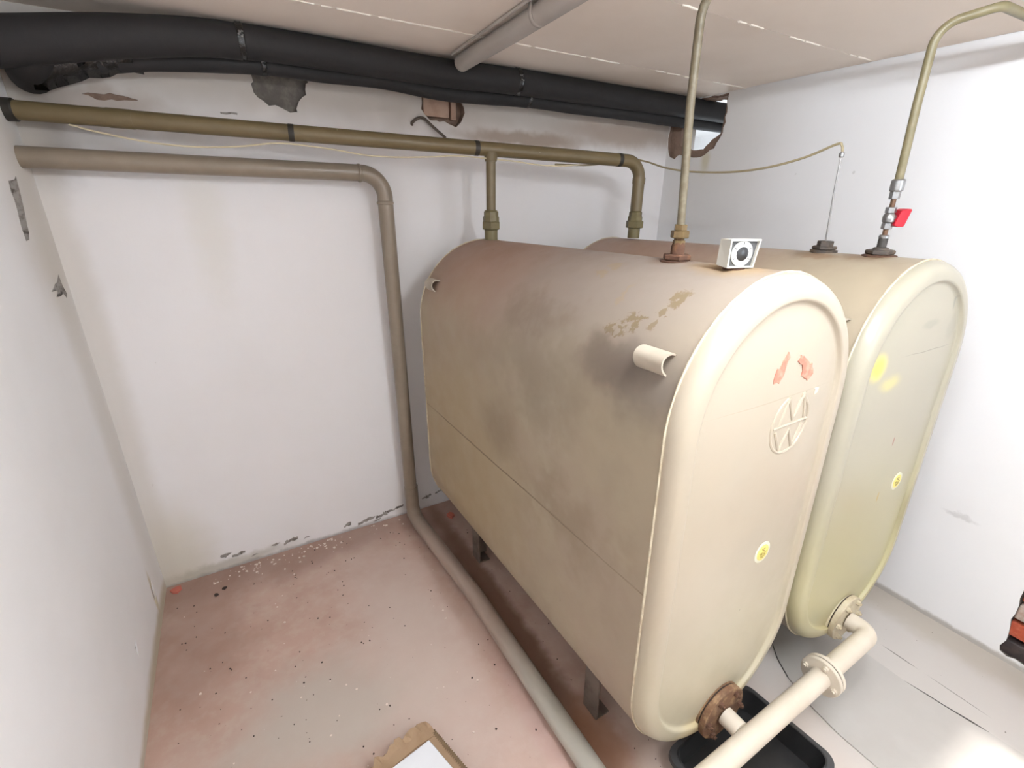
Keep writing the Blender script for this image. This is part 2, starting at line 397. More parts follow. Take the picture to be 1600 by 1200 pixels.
def wall(name, to3, outer, holes, thick, material, back_material=None):
    """to3(u, v, d) -> world point, d = depth behind the painted face. holes: (polygon, depth or None for right through, backing material, part name)"""
    mb = MB()
    V, F = cdt(outer, [h[0] for h in holes])
    mb.add([to3(q[0], q[1], 0) for q in V], F)
    V, F = cdt(outer, [h[4] if len(h) > 4 else h[0] for h in holes if h[1] is None])
    mb.add([to3(q[0], q[1], thick) for q in V], [f[::-1] for f in F])
    n = len(outer)
    mb.add([to3(*q, 0) for q in outer] + [to3(*q, thick) for q in outer], [(i, (i + 1) % n, (i + 1) % n + n, i + n) for i in range(n)])
    for (poly, dep, bm_, nm, *_r) in holes:
        if dep is not None and dep < .012:
            n = len(poly); d = dep
            mb.add([to3(*q, 0) for q in poly] + [to3(*q, d) for q in poly], [(i, (i + 1) % n, (i + 1) % n + n, i + n) for i in range(n)])
    o = mb.build(name, material, smooth=None)
    tag(o, kind='structure')
    for (poly, dep, bm_, nm, *inner) in holes:
        n = len(poly); k = MB()
        if inner:                                     # plaster broken back around a hole right through
            q_ = inner[0]; d0 = .022; n2 = len(q_)
            V, F = cdt(poly, [q_])
            k.add([to3(q[0], q[1], d0) for q in V], F)
            k.add([to3(*q, 0.0005) for q in poly] + [to3(*q, d0) for q in poly], [(i, (i + 1) % n, (i + 1) % n + n, i + n) for i in range(n)])
            k.add([to3(*q, d0) for q in q_] + [to3(*q, thick) for q in q_], [(i, (i + 1) % n2, (i + 1) % n2 + n2, i + n2) for i in range(n2)])
        elif dep is None:
            k.add([to3(*q, 0.001) for q in poly] + [to3(*q, thick) for q in poly], [(i, (i + 1) % n, (i + 1) % n + n, i + n) for i in range(n)])
        else:
            V, F = cdt(poly, [])
            r = random.Random(n)
            k.add([to3(q[0], q[1], dep) for q in V], F)
            if dep >= .012:
                k.add([to3(*q, 0.0005) for q in poly] + [to3(*q, dep) for q in poly], [(i, (i + 1) % n, (i + 1) % n + n, i + n) for i in range(n)])
        k.build(nm, bm_, o, smooth=None)
    return o

# ------------------------------------------------------------------ the room
XR, H, YF = 3.124, 2.4, -3.6
fl = MB().box((-.2, YF - .2, -.2), (XR + .25, .2, 0)).build('floor', M['floor'], smooth=None); tag(fl, kind='structure')

peel = []
for i, (x, z, w_, h_) in enumerate([(.27, .085, .05, .012), (.33, .07, .06, .010), (.50, .060, .04, .008), (.58, .056, .07, .014), (.66, .045, .03, .006), (.88, .045, .04, .012),
                                   (.99, .036, .09, .012), (1.10, .045, .10, .014), (1.19, .06, .06, .010), (1.05, .016, .05, .006), (1.37, .075, .06, .012), (1.46, .09, .06, .008), (.40, .035, .03, .005)]):
    poly = [(x + w_ * math.cos(a) * .6, z + h_ * math.sin(a) + .12 * (w_ * math.cos(a))) for a in [2 * PI * k / 10 for k in range(10)]]
    peel.append((jag(poly, h_ * .5, .007, i), .004, M['dark_plaster'], 'peeled_patch'))
back_holes = peel + [
    (jag([(.755, 2.30), (.757, 2.20), (.80, 2.178), (.85, 2.165), (.905, 2.158), (.915, 2.20), (.95, 2.22), (.965, 2.30)], .008, .02, 3), .022, M['grey_plaster'], 'bare_plaster_patch'),
    (jag([(1.462, 2.29), (1.472, 2.20), (1.50, 2.182), (1.60, 2.172), (1.64, 2.160), (1.675, 2.175), (1.69, 2.24), (1.655, 2.29)], .006, .02, 5), .05, M['brown_plaster'], 'broken_niche'),
    (jag([(.20, 2.155), (.28, 2.165), (.36, 2.155), (.36, 2.145), (.24, 2.142)], .004, .02, 9), .005, M['brown_plaster'], 'peeled_patch'),
    (jag([(.62, 2.135), (.68, 2.138), (.68, 2.130), (.62, 2.128)], .002, .02, 10), .005, M['dark_plaster'], 'peeled_patch'),
]
wb = wall('wall_back', lambda u, v, d: Vector((u, d, v)), [(-.2, -.2), (XR + .25, -.2), (XR + .25, 2.6), (-.2, 2.6)], back_holes, .2, M['wall_back'])
# the brick that shows in the broken niche
MB().box((1.478, .012, 2.195), (1.612, .05, 2.30)).build('brick', M['pink_brick'], wb, bevel=.004)
MB().box((1.628, .022, 2.19), (1.655, .05, 2.30)).build('brick', M['pink_brick'], wb, bevel=.003)

left_holes = [
    (jag([(-.185, 1.872), (-.278, 1.855), (-.288, 1.78), (-.305, 1.685), (-.262, 1.682), (-.225, 1.75), (-.20, 1.82)], .005, .025, 1), .018, M['dark_plaster'], 'gouge'),
    (jag([(-.085, 1.545), (-.055, 1.47), (-.075, 1.46), (-.10, 1.48), (-.19, 1.478), (-.16, 1.50), (-.22, 1.51), (-.13, 1.525)], .004, .03, 2), .014, M['dark_plaster'], 'chipped_patch'),
    (jag([(-.185, .22), (-.20, .12), (-.235, .10), (-.235, .19)], .004, .03, 4), .006, M['dark_plaster'], 'chipped_patch'),
    (jag([(-.60, .26), (-.625, .20), (-.632, .25)], .004, .03, 6), .005, M['dark_plaster'], 'chipped_patch'),
]
wall('wall_left', lambda u, v, d: Vector((-d, u, v)), [(YF - .2, -.2), (.0, -.2), (.0, 2.6), (YF - .2, 2.6)], left_holes, .2, M['wall_left'])

hole_pipe = jag([(-.006, 2.392), (-.006, 2.15), (-.03, 2.095), (-.07, 2.078), (-.11, 2.10), (-.16, 2.086), (-.22, 2.076), (-.30, 2.085), (-.36, 2.12), (-.40, 2.17), (-.415, 2.25), (-.41, 2.392)], .005, .022, 11)
hole_through = jag([(-.07, 2.385), (-.085, 2.22), (-.09, 2.15), (-.12, 2.128), (-.20, 2.120), (-.27, 2.125), (-.31, 2.15), (-.325, 2.168), (-.35, 2.18), (-.378, 2.20), (-.388, 2.30), (-.385, 2.385)], .004, .022, 13)
brick_hole = jag([(-2.205, .46), (-2.197, .38), (-2.212, .28), (-2.205, .20), (-2.222, .10), (-2.215, .035), (-2.55, .03), (-2.60, .40), (-2.40, .48)], .006, .03, 12)
wr = wall('wall_right', lambda u, v, d: Vector((XR + d, u, v)), [(YF - .2, -.2), (0, -.2), (0, 2.6), (YF - .2, 2.6)],
          [(hole_pipe, None, M['brown_plaster'], 'broken_masonry', hole_through), (brick_hole, .05, M['grey_plaster'], 'bare_mortar')], .11, M['wall_right'])
rb = random.Random(4)
for (z0, z1, mk, off) in ((.035, .105, 'black_brick', .03), (.125, .195, 'red_brick', .10), (.21, .285, 'white_brick', .0), (.298, .368, 'red_brick', .12), (.382, .45, 'red_brick', .05)):
    y = -2.208 - off * .0
    first = .12 + off
    while y > -2.54:
        y2 = max(y - first, -2.56); first = .21
        mb = MB(); dx = rb.uniform(.002, .014)
        mb.box((XR + dx, y2 + .012, z0 + rb.uniform(0, .004)), (XR + .05, y - .004, z1 - rb.uniform(0, .004)), rot=(rb.uniform(-.03, .03), 0, rb.uniform(-.04, .04)))
        mb.build('brick', M[mk], wr, bevel=.006)
        y = y2

# front wall behind the photographer, with the window the daylight comes through
win = [(2.02, 1.42), (2.64, 1.42), (2.64, 2.11), (2.02, 2.11)]
wf = wall('wall_front', lambda u, v, d: Vector((u, YF - d, v)), [(-.2, -.2), (XR + .25, -.2), (XR + .25, 2.6), (-.2, 2.6)], [(win, None, M['wall_front'], 'window_reveal')], .2, M['wall_front'])

# ceiling: slab with board-wide panels below it, and the dried paint ridges along their joints
cl = MB().box((-.2, YF - .2, H + .02), (XR + .25, .2, H + .2)).build('ceiling', M['ceiling'], smooth=None); tag(cl, kind='structure')
seams = [0.0, -.515, -1.135, -1.755, -2.375, -2.99, YF]
for i in range(len(seams) - 1):
    y1, y0 = seams[i] - (.0015 if i else 0), seams[i + 1] + .0015
    MB().box((0, y0, H), (XR - (.006 if i else 0), y1, H + .03)).build('ceiling_panel', M['ceiling'], cl, smooth=None)
for i, ys_ in enumerate(seams[1:-1]):
    r = random.Random(20 + i); mb = MB(); x = .15
    while x < XR - .05:
        L_ = r.uniform(.03, .16)
        if r.random() < (.85 if i == 0 else .55):
            k = max(2, int(L_ / .02)); pts = [(x + L_ * j / k, ys_ + r.uniform(-.003, .003), H - .0005) for j in range(k + 1)]
            mb.sweep(pts, [r.uniform(.0025, .0055) for _ in pts], 6)
        x += L_ + r.uniform(.0, .04)
    o = mb.build('seam_ridge', M['ceiling_ridge'], cl); tag(o, kind='stuff')

# fluorescent batten on the ceiling, just above and behind the photographer
lamp = bpy.data.objects.new('ceiling_lamp', None); COL.objects.link(lamp); lamp.location = (1.41, -2.56, 2.345)
tag(lamp, 'white fluorescent batten lamp on the ceiling in front of the tanks', 'lamp')
MB().box((-.03, -.66, .005), (.03, .66, .04)).box((-.022, -.66, -.05), (.022, -.635, .01)).box((-.022, .635, -.05), (.022, .66, .01)).build('housing', M['gauge_body'], lamp, bevel=.003)
tm = bpy.data.materials.new('lit_tube'); tm.use_nodes = True
tb_ = tm.node_tree.nodes['Principled BSDF']; tb_.inputs['Emission Color'].default_value = (0.83, 0.91, 1.0, 1); tb_.inputs['Emission Strength'].default_value = TUBE_STRENGTH
MB().sweep([(0, -.635, -.03), (0, .635, -.03)], .015, 16).build('tube', tm, lamp)

# the lit room beyond the broken-out corner hole
nb = MB().box((XR + .11, -1.2, 1.2), (XR + 2.2, 1.6, 2.5)); nb.f = [f[::-1] for f in nb.f]
# leave out the face towards the cellar wall
nb.f = [f for f in nb.f if not all(abs(nb.v[i][0] - (XR + .11)) < 1e-6 for i in f)]
o = nb.build('wall_beyond', M['wall_front'], smooth=None, fix=False); tag(o, kind='structure')

# ------------------------------------------------------------------ the two oil tanks
RAD, HZ, LEN = .3509, .7428, 1.504          # radius of the ends, half height, length of the shell
def stadium(inset, n=40):
    r = RAD - inset; h = HZ - RAD; out = []
    for k in range(n + 1):
        a = PI * k / n; out.append((r * math.cos(a), h + r * math.sin(a)))
    for k in range(1, 8): out.append((-r, h - 2 * h * k / 8))
    for k in range(n + 1):
        a = PI + PI * k / n; out.append((r * math.cos(a), -h + r * math.sin(a)))
    for k in range(1, 8): out.append((r, -h + 2 * h * k / 8))
    return out
def loft(rings, close_end=False, close_start=False):
    mb = MB(); n = len(rings[0]); vs = []; fs = []
    for rg in rings: vs += rg
    for i in range(len(rings) - 1):
        for k in range(n):
            k2 = (k + 1) % n; fs.append((i * n + k, i * n + k2, (i + 1) * n + k2, (i + 1) * n + k))
    if close_end: fs.append(tuple((len(rings) - 1) * n + k for k in range(n)))
    if close_start: fs.append(tuple(range(n - 1, -1, -1)))
    return mb.add(vs, fs)
def ring(inset, y): return [(x, y, z) for (x, z) in stadium(inset)]
HEAD = [(0.0015, 0.0), (0.0015, -.006), (.0035, -.015), (.008, -.025), (.015, -.034), (.024, -.040), (.036, -.0435), (.054, -.0445), (.059, -.0440), (.0620, -.0405), (.0645, -.0345), (.068, -.0322), (.075, -.0322), (.10, -.0345), (.14, -.037), (.20, -.039), (.26, -.0400), (.32, -.0405)]
def lug(mb, y0, y1, sgn=-1):
    # half pipe welded on the shoulder, open towards the front
    c = Vector((sgn * .312, 0, .556)); nrm = Vector((sgn * .875, 0, .48)).normalized(); tg = Vector((-nrm.z * sgn * -1, 0, 0)); tg = Vector((0, 1, 0)).cross(nrm)
    n = 12; outer = []; inner = []
    for k in range(n + 1):
        a = PI * k / n - PI / 2
        d = nrm * (math.cos(a) * .036) + tg * (math.sin(a) * .028)
        e = nrm * (math.cos(a) * .031) + tg * (math.sin(a) * .0235)
        outer.append(c - nrm * .006 + d); inner.append(c - nrm * .006 + e)
    poly = outer + inner[::-1]
    P = [Vector((q.x, y0, q.z)) for q in poly]; Q = [Vector((q.x, y1, q.z)) for q in poly]; N_ = len(poly)
    fs = [(k, (k + 1) % N_, (k + 1) % N_ + N_, k + N_) for k in range(N_)]
    for base in (0, N_):
        for k in range(n): fs.append((base + k, base + k + 1, base + N_ - 2 - k, base + N_ - 1 - k))
    mb.add(P + Q, fs); return mb

def make_tank(xc, ys, zb, zt, yaw, pit, label, shell_m, head_m, group, ground):
    zc = (zb + zt) / 2
    t = empty('oil_tank', (xc, ys, zc), label, 'tank', group, (pit, 0, yaw))
    loft([ring(0, 0), ring(0, .02)] + [ring(0, LEN * k / 8) for k in range(1, 9)]).build('shell', shell_m, t)
    f = loft([ring(i, y) for (i, y) in HEAD], True).build('front_head', head_m, t, smooth=50)
    loft([ring(i, LEN - y * 1.0) for (i, y) in HEAD], True).build('rear_head', head_m, t, smooth=50)
    for yy, nm in ((0.0, 'weld_seam'), (LEN, 'weld_seam')):
        r = random.Random(int(yy * 10 + xc * 10)); pts = [(x * (1 + .0012), yy, z * (1 + .0006)) for (x, z) in stadium(0, 60)]
        pts.append(pts[0])
        MB().sweep(pts, [r.uniform(.0022, .0042) for _ in pts], 6, False).build(nm, M['weld'], t)
    MB().sweep([(-RAD + .0004, y, -.045 + .004 * math.sin(y * 5)) for y in [LEN * k / 40 for k in range(41)]], .0016, 6).build('weld_seam', shell_m, t)
    for (yl, gz) in ((.26, ground[0]), (1.215, ground[1])):
        for sx in (-1, 1):
            mb = MB(); x0 = sx * .215; top = -.655
            a = .075
            mb.prism([(x0 - .004, yl, gz), (x0 + .004, yl, gz), (x0 + .004, yl, top), (x0 - .004, yl, top)], (0, a, 0))
            mb.prism([(x0, yl + a - .008, gz), (x0 - sx * a, yl + a - .008, gz), (x0 - sx * a, yl + a - .008, top - .03), (x0, yl + a - .008, top)], (0, .008, 0))
            mb.box((x0 - .03 - sx * .03, yl, gz), (x0 + .03 - sx * .03, yl + a, gz + .006))
            mb.build('leg', M['leg_steel'], t)
    for (y0, y1) in ((.040, .126), (1.375, 1.455)):
        lug(MB(), y0, y1).build('lifting_lug', M['lug'], t)
    for (y0, y1) in ((.040, .126), (1.375, 1.455)):
        lug(MB(), y0, y1, 1).build('lifting_lug', M['lug'], t)
    return t, f
M['lug'] = mat('lug_paint', (186, 174, 156), 0.5, var=(12., .4, (160, 146, 128)))
TANKG = 'steel oil tanks side by side'
t1, f1 = make_tank(1.6646, -1.8098, .1838, 1.6694, .0122, -.0184, 'nearer beige steel oil tank, raised emblem and reddish label remnants on its front', M['tank_shell'], M['tank_head'], TANKG, (-.9215, -.904))
t2, f2 = make_tank(2.429, -1.8096, .176, 1.6615, -.0229, -.0219, 'farther beige steel oil tank beside the right wall, yellow smudges on its front', M['tank_shell_2'], M['tank_head_2'], TANKG, (-.9130, -.892))

# plates, stickers and marks on the fronts (tank space)
FY = -.0440
def disc(x, z, y, r, th, n=28): return MB().lathe((x, y, z), (0, -1, 0), [(r, 0), (r, th), (r * .97, th * 1.2)], n)
def sticker(t, x, z):
    s = disc(x, z, FY + .006, .036, .0025).build('sticker', M['sticker_rim'], t); s['label'] = 'round yellow warning sticker with a pale rim'
    disc(x, z, FY + .0035, .027, .0012).build('sticker_face', M['sticker'], s)
    mb = MB(); yk = FY + .0018
    for (dx, dz, w_, h_) in ((0, .014, .016, .0025), (-.002, .009, .006, .004), (.004, .006, .005, .003), (0, .000, .034, .0015), (-.006, -.005, .010, .004), (.008, -.006, .008, .003), (0, -.012, .022, .0022), (0, -.017, .012, .002)):
        mb.box((x + dx - w_ / 2, yk - .0006, z + dz - h_ / 2), (x + dx + w_ / 2, yk, z + dz + h_ / 2))
    mb.build('sticker_print', M['sticker_ink'], s)
sticker(t1, .089, -.064); sticker(t2, .142, -.066)

def bars(mb, segs, r, y):
    for (a, b) in segs: mb.sweep([(a[0], y, a[1]), (b[0], y, b[1])], r, 8)
cx, cz, rr = .080, .352, .082
mb = MB()
arc = [(cx + rr * math.cos(a), FY + .0062, cz + rr * math.sin(a)) for a in [PI * .62 + (2 * PI - PI * .24) * 0 + (PI * 1.76) * k / 40 for k in range(41)]]
mb.sweep(arc, .0055, 8)
bars(mb, [((cx - .074, cz), (cx + .078, cz))], .005, FY + .0062)
bars(mb, [((cx - .052, cz + .006), (cx - .026, cz + .078)), ((cx - .026, cz + .078), (cx + .008, cz + .012)), ((cx + .008, cz + .012), (cx + .042, cz + .082)), ((cx + .042, cz + .082), (cx + .064, cz + .006))], .0062, FY + .0062)
bars(mb, [((cx - .062, cz - .010), (cx - .030, cz - .070)), ((cx - .030, cz - .070), (cx + .000, cz - .014)), ((cx + .000, cz - .014), (cx + .030, cz - .070)), ((cx + .030, cz - .070), (cx + .060, cz - .010))], .0062, FY + .0062)
e = mb.build('raised_emblem', M['tank_head'], t1); e['label'] = 'round raised emblem with M above W'
def blob_plate(name, pts, m_, t, y=FY + .0028, th=.0012, seed=1, lab=None):
    poly = jag(pts, .004, .008, seed); V, F = cdt(poly, []); mb = MB(); n = len(poly)
    mb.add([(q[0], y, q[1]) for q in V], F)
    mb.add([(q[0], y, q[1]) for q in poly] + [(q[0], y + .004, q[1]) for q in poly], [(i, (i + 1) % n, (i + 1) % n + n, i + n) for i in range(n)])
    o = mb.build(name, m_, t, smooth=None)
    if lab: o['label'] = lab
    return o
blob_plate('label_remnant', [(-.040, .490), (-.012, .482), (.004, .505), (.002, .522), (.016, .546), (.006, .556), (-.010, .540), (-.014, .524), (-.032, .520)], M['remnant'], t1, seed=2, lab='reddish left-hand remnant of a torn label')
blob_plate('label_remnant', [(.086, .485), (.120, .468), (.138, .484), (.122, .512), (.098, .520), (.066, .545), (.054, .530), (.078, .512)], M['remnant'], t1, seed=3, lab='reddish right-hand remnant of a torn label')
blob_plate('label_remnant', [(.168, .432), (.186, .430), (.186, .418), (.168, .420)], M['white_patch'], t1, seed=5, lab='small white paper remnant')

# ------------------------------------------------------------------ float gauge on the near tank
G = Vector((1.632, -1.680, 1.668))
g = empty('level_gauge', G, 'white square level gauge with round dial on top of the nearer tank', 'gauge', rot=(math.radians(2), 0, math.radians(-15)))
gw, gh, gd = .042, .070, .050
mb = MB()
mb.add([(-gw, .014, .006), (gw * .92, .014, .006), (gw, .014, gh - .002), (-gw, .014, gh - .002), (-gw * .95, -.024, .003), (gw * .86, -.024, .003), (gw * 1.06, -.024, gh), (-gw, -.024, gh)],
       [(0, 1, 2, 3), (0, 4, 5, 1), (1, 5, 6, 2), (2, 6, 7, 3), (3, 7, 4, 0)])
fr = [(-gw * .95, .003), (gw * .86, .003), (gw * 1.06, gh), (-gw, gh)]
inn = [(-gw * .95 + .004, .0065), (gw * .86 - .004, .0065), (gw * 1.06 - .0045, gh - .004), (-gw + .004, gh - .004)]
mb.add([(x, -.024, z) for x, z in fr] + [(x, -.024, z) for x, z in inn] + [(x, -.017, z) for x, z in inn],
       [(k, (k + 1) % 4, (k + 1) % 4 + 4, k + 4) for k in range(4)] + [(k + 4, (k + 1) % 4 + 4, (k + 1) % 4 + 8, k + 8) for k in range(4)])
mb.build('housing', M['gauge_body'], g, smooth=None)
fd = MB().add([(x, -.0172, z) for x, z in inn], [(0, 1, 2, 3)]).add([(x, -.014, z) for x, z in inn], [(0, 1, 2, 3)]).build('dial_plate', M['gauge_field'], g, smooth=None, fix=False)
dc = (-.001, -.0175, .036)
dl = MB().lathe(dc, (0, -1, 0), [(.0300, 0), (.0300, .0022), (.0290, .0030)], 32).build('dial', M['gauge_ring'], g)
MB().lathe((dc[0], dc[1] - .0030, dc[2]), (0, -1, 0), [(.0165, 0), (.0165, .002), (.012, .004), (.004, .005)], 28).build('knob', M['gauge_knob'], g)
mb = MB()
for k in range(13):
    a = math.radians(210 - k * 20)
    r0, r1 = (.020, .0275) if k % 3 == 0 else (.0235, .0275)
    c_, s_ = math.cos(a), math.sin(a)
    wd = .0011 if k % 3 == 0 else .0006
    y = dc[1] - .0036
    px, pz = -s_ * wd, c_ * wd
    mb.add([(dc[0] + c_ * r0 + px, y, dc[2] + s_ * r0 + pz), (dc[0] + c_ * r0 - px, y, dc[2] + s_ * r0 - pz), (dc[0] + c_ * r1 - px, y, dc[2] + s_ * r1 - pz), (dc[0] + c_ * r1 + px, y, dc[2] + s_ * r1 + pz)], [(0, 1, 2, 3)])
mb.build('dial_marks', M['ink'], dl, smooth=None)
MB().lathe((0, 0, -.012), (0, 0, 1), [(.026, 0), (.026, .012), (.018, .014), (.018, .020)], 24).build('base', M['rust'], g)

# ------------------------------------------------------------------ fill pipe along the back wall
A = Vector((.02, -.085, 2.078)); B = Vector((2.452, -.47, 2.011)); dirA = (B - A).normalized()
def onA(x): return A + (B - A) * ((x - A.x) / (B.x - A.x))
fp = empty('fill_pipe', onA(1.2), 'olive brown fill pipe along the back wall with two drops onto the tanks', 'pipe'); F0 = Off(fp.location)
drop2 = Vector((B.x, B.y, 1.775))
pth = fillet([A, B, drop2], .085, 10)
MB().sweep([F0(q) for q in pth], .0300, 24).build('main_run', M['olive'], fp)
tee = onA(1.655)
MB().sweep([F0(tee), F0(tee + Vector((0, 0, -.33)))], .0220, 20).sweep([F0(tee + Vector((0, 0, -.012))), F0(tee + Vector((0, 0, -.05)))], [.033, .0265], 20).build('branch', M['olive'], fp)
for q, r in ((Vector((tee.x, tee.y, 1.785)), .0245), (Vector((B.x, B.y, 1.775)), .0285)):
    zb_ = 1.648
    mb = MB().lathe(F0((q.x, q.y, zb_)), (0, 0, 1), [(.031, -.01), (.031, .038), (.033, .04)], 20)
    mb.hexnut(F0((q.x, q.y, zb_ + .042)), (0, 0, 1), .046, .036)
    mb.lathe(F0((q.x, q.y, zb_ + .078)), (0, 0, 1), [(.038, 0), (.038, .018), (.034, .024), (.034, .042), (.027, .05)], 8, True, .2)
    mb.build('union_nut', M['olive_dark'], fp)
el = [q for q in pth]
MB().sweep([F0(B + Vector((0, 0, -.075))), F0(B + Vector((0, 0, -.105)))], .0325, 24).build('collar', M['olive'], fp)
for x in (.845, 1.588, 2.325):
    c = onA(x); tp = MB().lathe(F0(c - dirA * .0105), dirA, [(.0308, 0), (.0315, .003), (.0315, .018), (.0308, .021)], 24); tp.build('tape_band', M['tape_matt'], fp)
MB().lathe(F0(A - dirA * .02), dirA, [(.030, 0), (.035, .002), (.035, .026), (.031, .03)], 24).build('end_sleeve', M['tape_matt'], fp)
MB().lathe(F0(onA(.30) - dirA * .03), dirA, [(.0308, 0), (.0315, .004), (.0315, .07), (.0308, .075)], 24).build('collar', M['olive'], fp)

# ------------------------------------------------------------------ taupe vent pipe: along the wall, down, and out over the floor
vp = empty('vent_pipe', (1.235, -.12, 0), 'taupe pipe from left wall, bending down the back wall and along the floor', 'pipe'); V0 = Off(vp.location)
VA = Vector((-.01, -.09, 1.937)); VB = Vector((1.222, -.115, 1.925)); VC = Vector((1.243, -.105, .055)); VD = Vector((1.297, -.85, .044)); VE = Vector((1.318, -2.7, .047))
pth = fillet([VA, VB, VC], [.10], 12)
MB().sweep([V0(q) for q in pth] , .0350, 28).build('wall_run', M['taupe'], vp)
pth2 = fillet([VC + Vector((0, 0, .20)), VC, VD, VE], [.09, .5], 10)
MB().sweep([V0(q) for q in pth2], .0390, 28).build('floor_run', M['taupe'], vp)
for c, d in ((VB + Vector((-.115, 0, 0)), Vector((1, -.02, 0))), (VB + Vector((.0, .0, -.115)), Vector((.011, 0, -1))), (VC + Vector((0, 0, .19)), Vector((0, 0, -1)))):
    MB().lathe(V0(c), d, [(.035, 0), (.0385, .004), (.0385, .012), (.035, .016)], 28).build('socket_rim', M['taupe'], vp)

# ------------------------------------------------------------------ black insulated pipes below the ceiling
ip = empty('insulated_pipe', (1.5, -.2, 2.345), 'thick black insulated pipe tight under the ceiling with glossy tape bands', 'pipe', 'black insulated pipes below the ceiling'); I0 = Off(ip.location)
big = spline([(-.015, -.19, 2.235), (.10, -.195, 2.255), (.40, -.2, 2.308), (.72, -.2, 2.340), (1.24, -.2, 2.338), (1.55, -.2, 2.335), (1.85, -.2, 2.342), (2.4, -.2, 2.343), (3.03, -.2, 2.343), (3.55, -.2, 2.34)], 6)
def cut(path, x0, x1): return [q for q in path if x0 <= q.x <= x1]
bnds = [-.1, .72, 1.87, 3.035, 4.0]
def rbig(x): return .0545 + .014 * max(0, (.75 - x) / .75)
for i in range(4):
    seg = [q for q in cut(big, bnds[i], bnds[i + 1]) if q.x < bnds[i + 1] - .005]
    if i: seg = [Vector((bnds[i], seg[0].y, seg[0].z))] + [q for q in seg if q.x > bnds[i] + .005 and q.x < bnds[i + 1] - .005]
    if i < 3: seg = seg + [Vector((bnds[i + 1] - .002, seg[-1].y, seg[-1].z))]
    MB().sweep([I0(q) for q in seg], [rbig(q.x) for q in seg], 24).build('foam_sleeve', M['foam'], ip)
def zat(path, x):
    return min(path, key=lambda q: abs(q.x - x))
def foil(mb, c, r_ang, R0, seed):
    r = random.Random(seed)
    for k in range(7):
        a = r_ang + r.uniform(-.25, .25); q = Vector((c.x + r.uniform(-.008, .008), c.y - math.cos(a) * (R0 + .002), c.z + math.sin(a) * (R0 + .002)))
        s_ = r.uniform(.003, .0065)
        mb.lathe(q, (r.uniform(-1, 1), r.uniform(-1, 1), r.uniform(-1, 1)), [(s_ * .3, -s_ * .6), (s_, 0), (s_ * .3, s_ * .7)], 5)
for i, x in enumerate((.72, 1.87, 3.035)):
    q = zat(big, x); c = Vector((x, q.y, q.z)); R0 = rbig(x)
    tb = MB().lathe(I0(c - Vector((.012, 0, 0))), (1, 0, .02), [(R0, 0), (R0 + .003, .003), (R0 + .002, .012), (R0 + .0035, .02), (R0, .024)], 24).build('tape_band', M['tape'], ip)
    if i < 2:
        mb = MB(); foil(mb, I0(c), .15, R0, i); o = mb.build('foil_scrap', M['silver_tape'], tb); o['label'] = 'crumpled shiny scrap of tape'
# the drop at the left end, where the sleeve turns into the wall
MB().sweep([I0(q) for q in spline([(.13, -.185, 2.262), (.12, -.165, 2.238), (.10, -.12, 2.215), (.085, -.05, 2.205), (.075, .01, 2.20)], 6)], [.060] * 25, 20).build('elbow_sleeve', M['foam'], ip)
# torn plastic wrap under the left end
mb = MB(); r = random.Random(3); cols = 11
top = [Vector((.11 + .03 * k, -.15 + .006 * math.sin(k * 2.1), 2.235 + .004 * k)) for k in range(cols)]
bot = [Vector((.10 + .03 * k + r.uniform(-.006, .006), -.10 + r.uniform(-.02, .01), 2.150 + .008 * k + r.uniform(-.018, .004))) for k in range(cols)]
mid = [(a + b) / 2 + Vector((0, -.025 * (k % 2), 0)) for k, (a, b) in enumerate(zip(top, bot))]
P = [I0(q) for q in top + mid + bot]; fs = []
for rw in range(2):
    for k in range(cols - 1): fs.append((rw * cols + k, rw * cols + k + 1, (rw + 1) * cols + k + 1, (rw + 1) * cols + k))
o = MB().add(P, fs).build('torn_wrap', M['tape'], ip, fix=False); sm = o.modifiers.new('thickness', 'SOLIDIFY'); sm.thickness = .002

lp = empty('insulated_pipe', (1.5, -.12, 2.27), 'thinner black insulated pipe running just below the thick one', 'pipe', 'black insulated pipes below the ceiling'); L0 = Off(lp.location)
low = spline([(.28, -.10, 2.238), (.45, -.115, 2.264), (.79, -.128, 2.290), (1.0, -.13, 2.288), (1.24, -.13, 2.292), (1.55, -.13, 2.274), (1.98, -.13, 2.288), (2.25, -.135, 2.284), (2.6, -.14, 2.284), (3.0, -.15, 2.278), (3.5, -.15, 2.276)], 6)
bl = [.2, .79, 1.975, 4.0]
for i in range(3):
    seg = [q for q in cut(low, bl[i], bl[i + 1]) if q.x < bl[i + 1] - .005]
    if i: seg = [Vector((bl[i], seg[0].y, seg[0].z))] + [q for q in seg if q.x > bl[i] + .005 and q.x < bl[i + 1] - .005]
    if i < 2: seg = seg + [Vector((bl[i + 1] - .002, seg[-1].y, seg[-1].z))]
    MB().sweep([L0(q) for q in seg], .034, 20).build('foam_sleeve', M['foam'], lp)
for i, x in enumerate((.79, 1.975)):
    q = zat(low, x); c = Vector((x, q.y, q.z))
    tb = MB().lathe(L0(c - Vector((.010, 0, 0))), (1, 0, .02), [(.034, 0), (.0365, .003), (.036, .010), (.037, .016), (.034, .020)], 20).build('tape_band', M['tape'], lp)
    mb = MB(); foil(mb, L0(c), .1, .036, 10 + i); o = mb.build('foil_scrap', M['silver_tape'], tb); o['label'] = 'crumpled shiny scrap of tape'

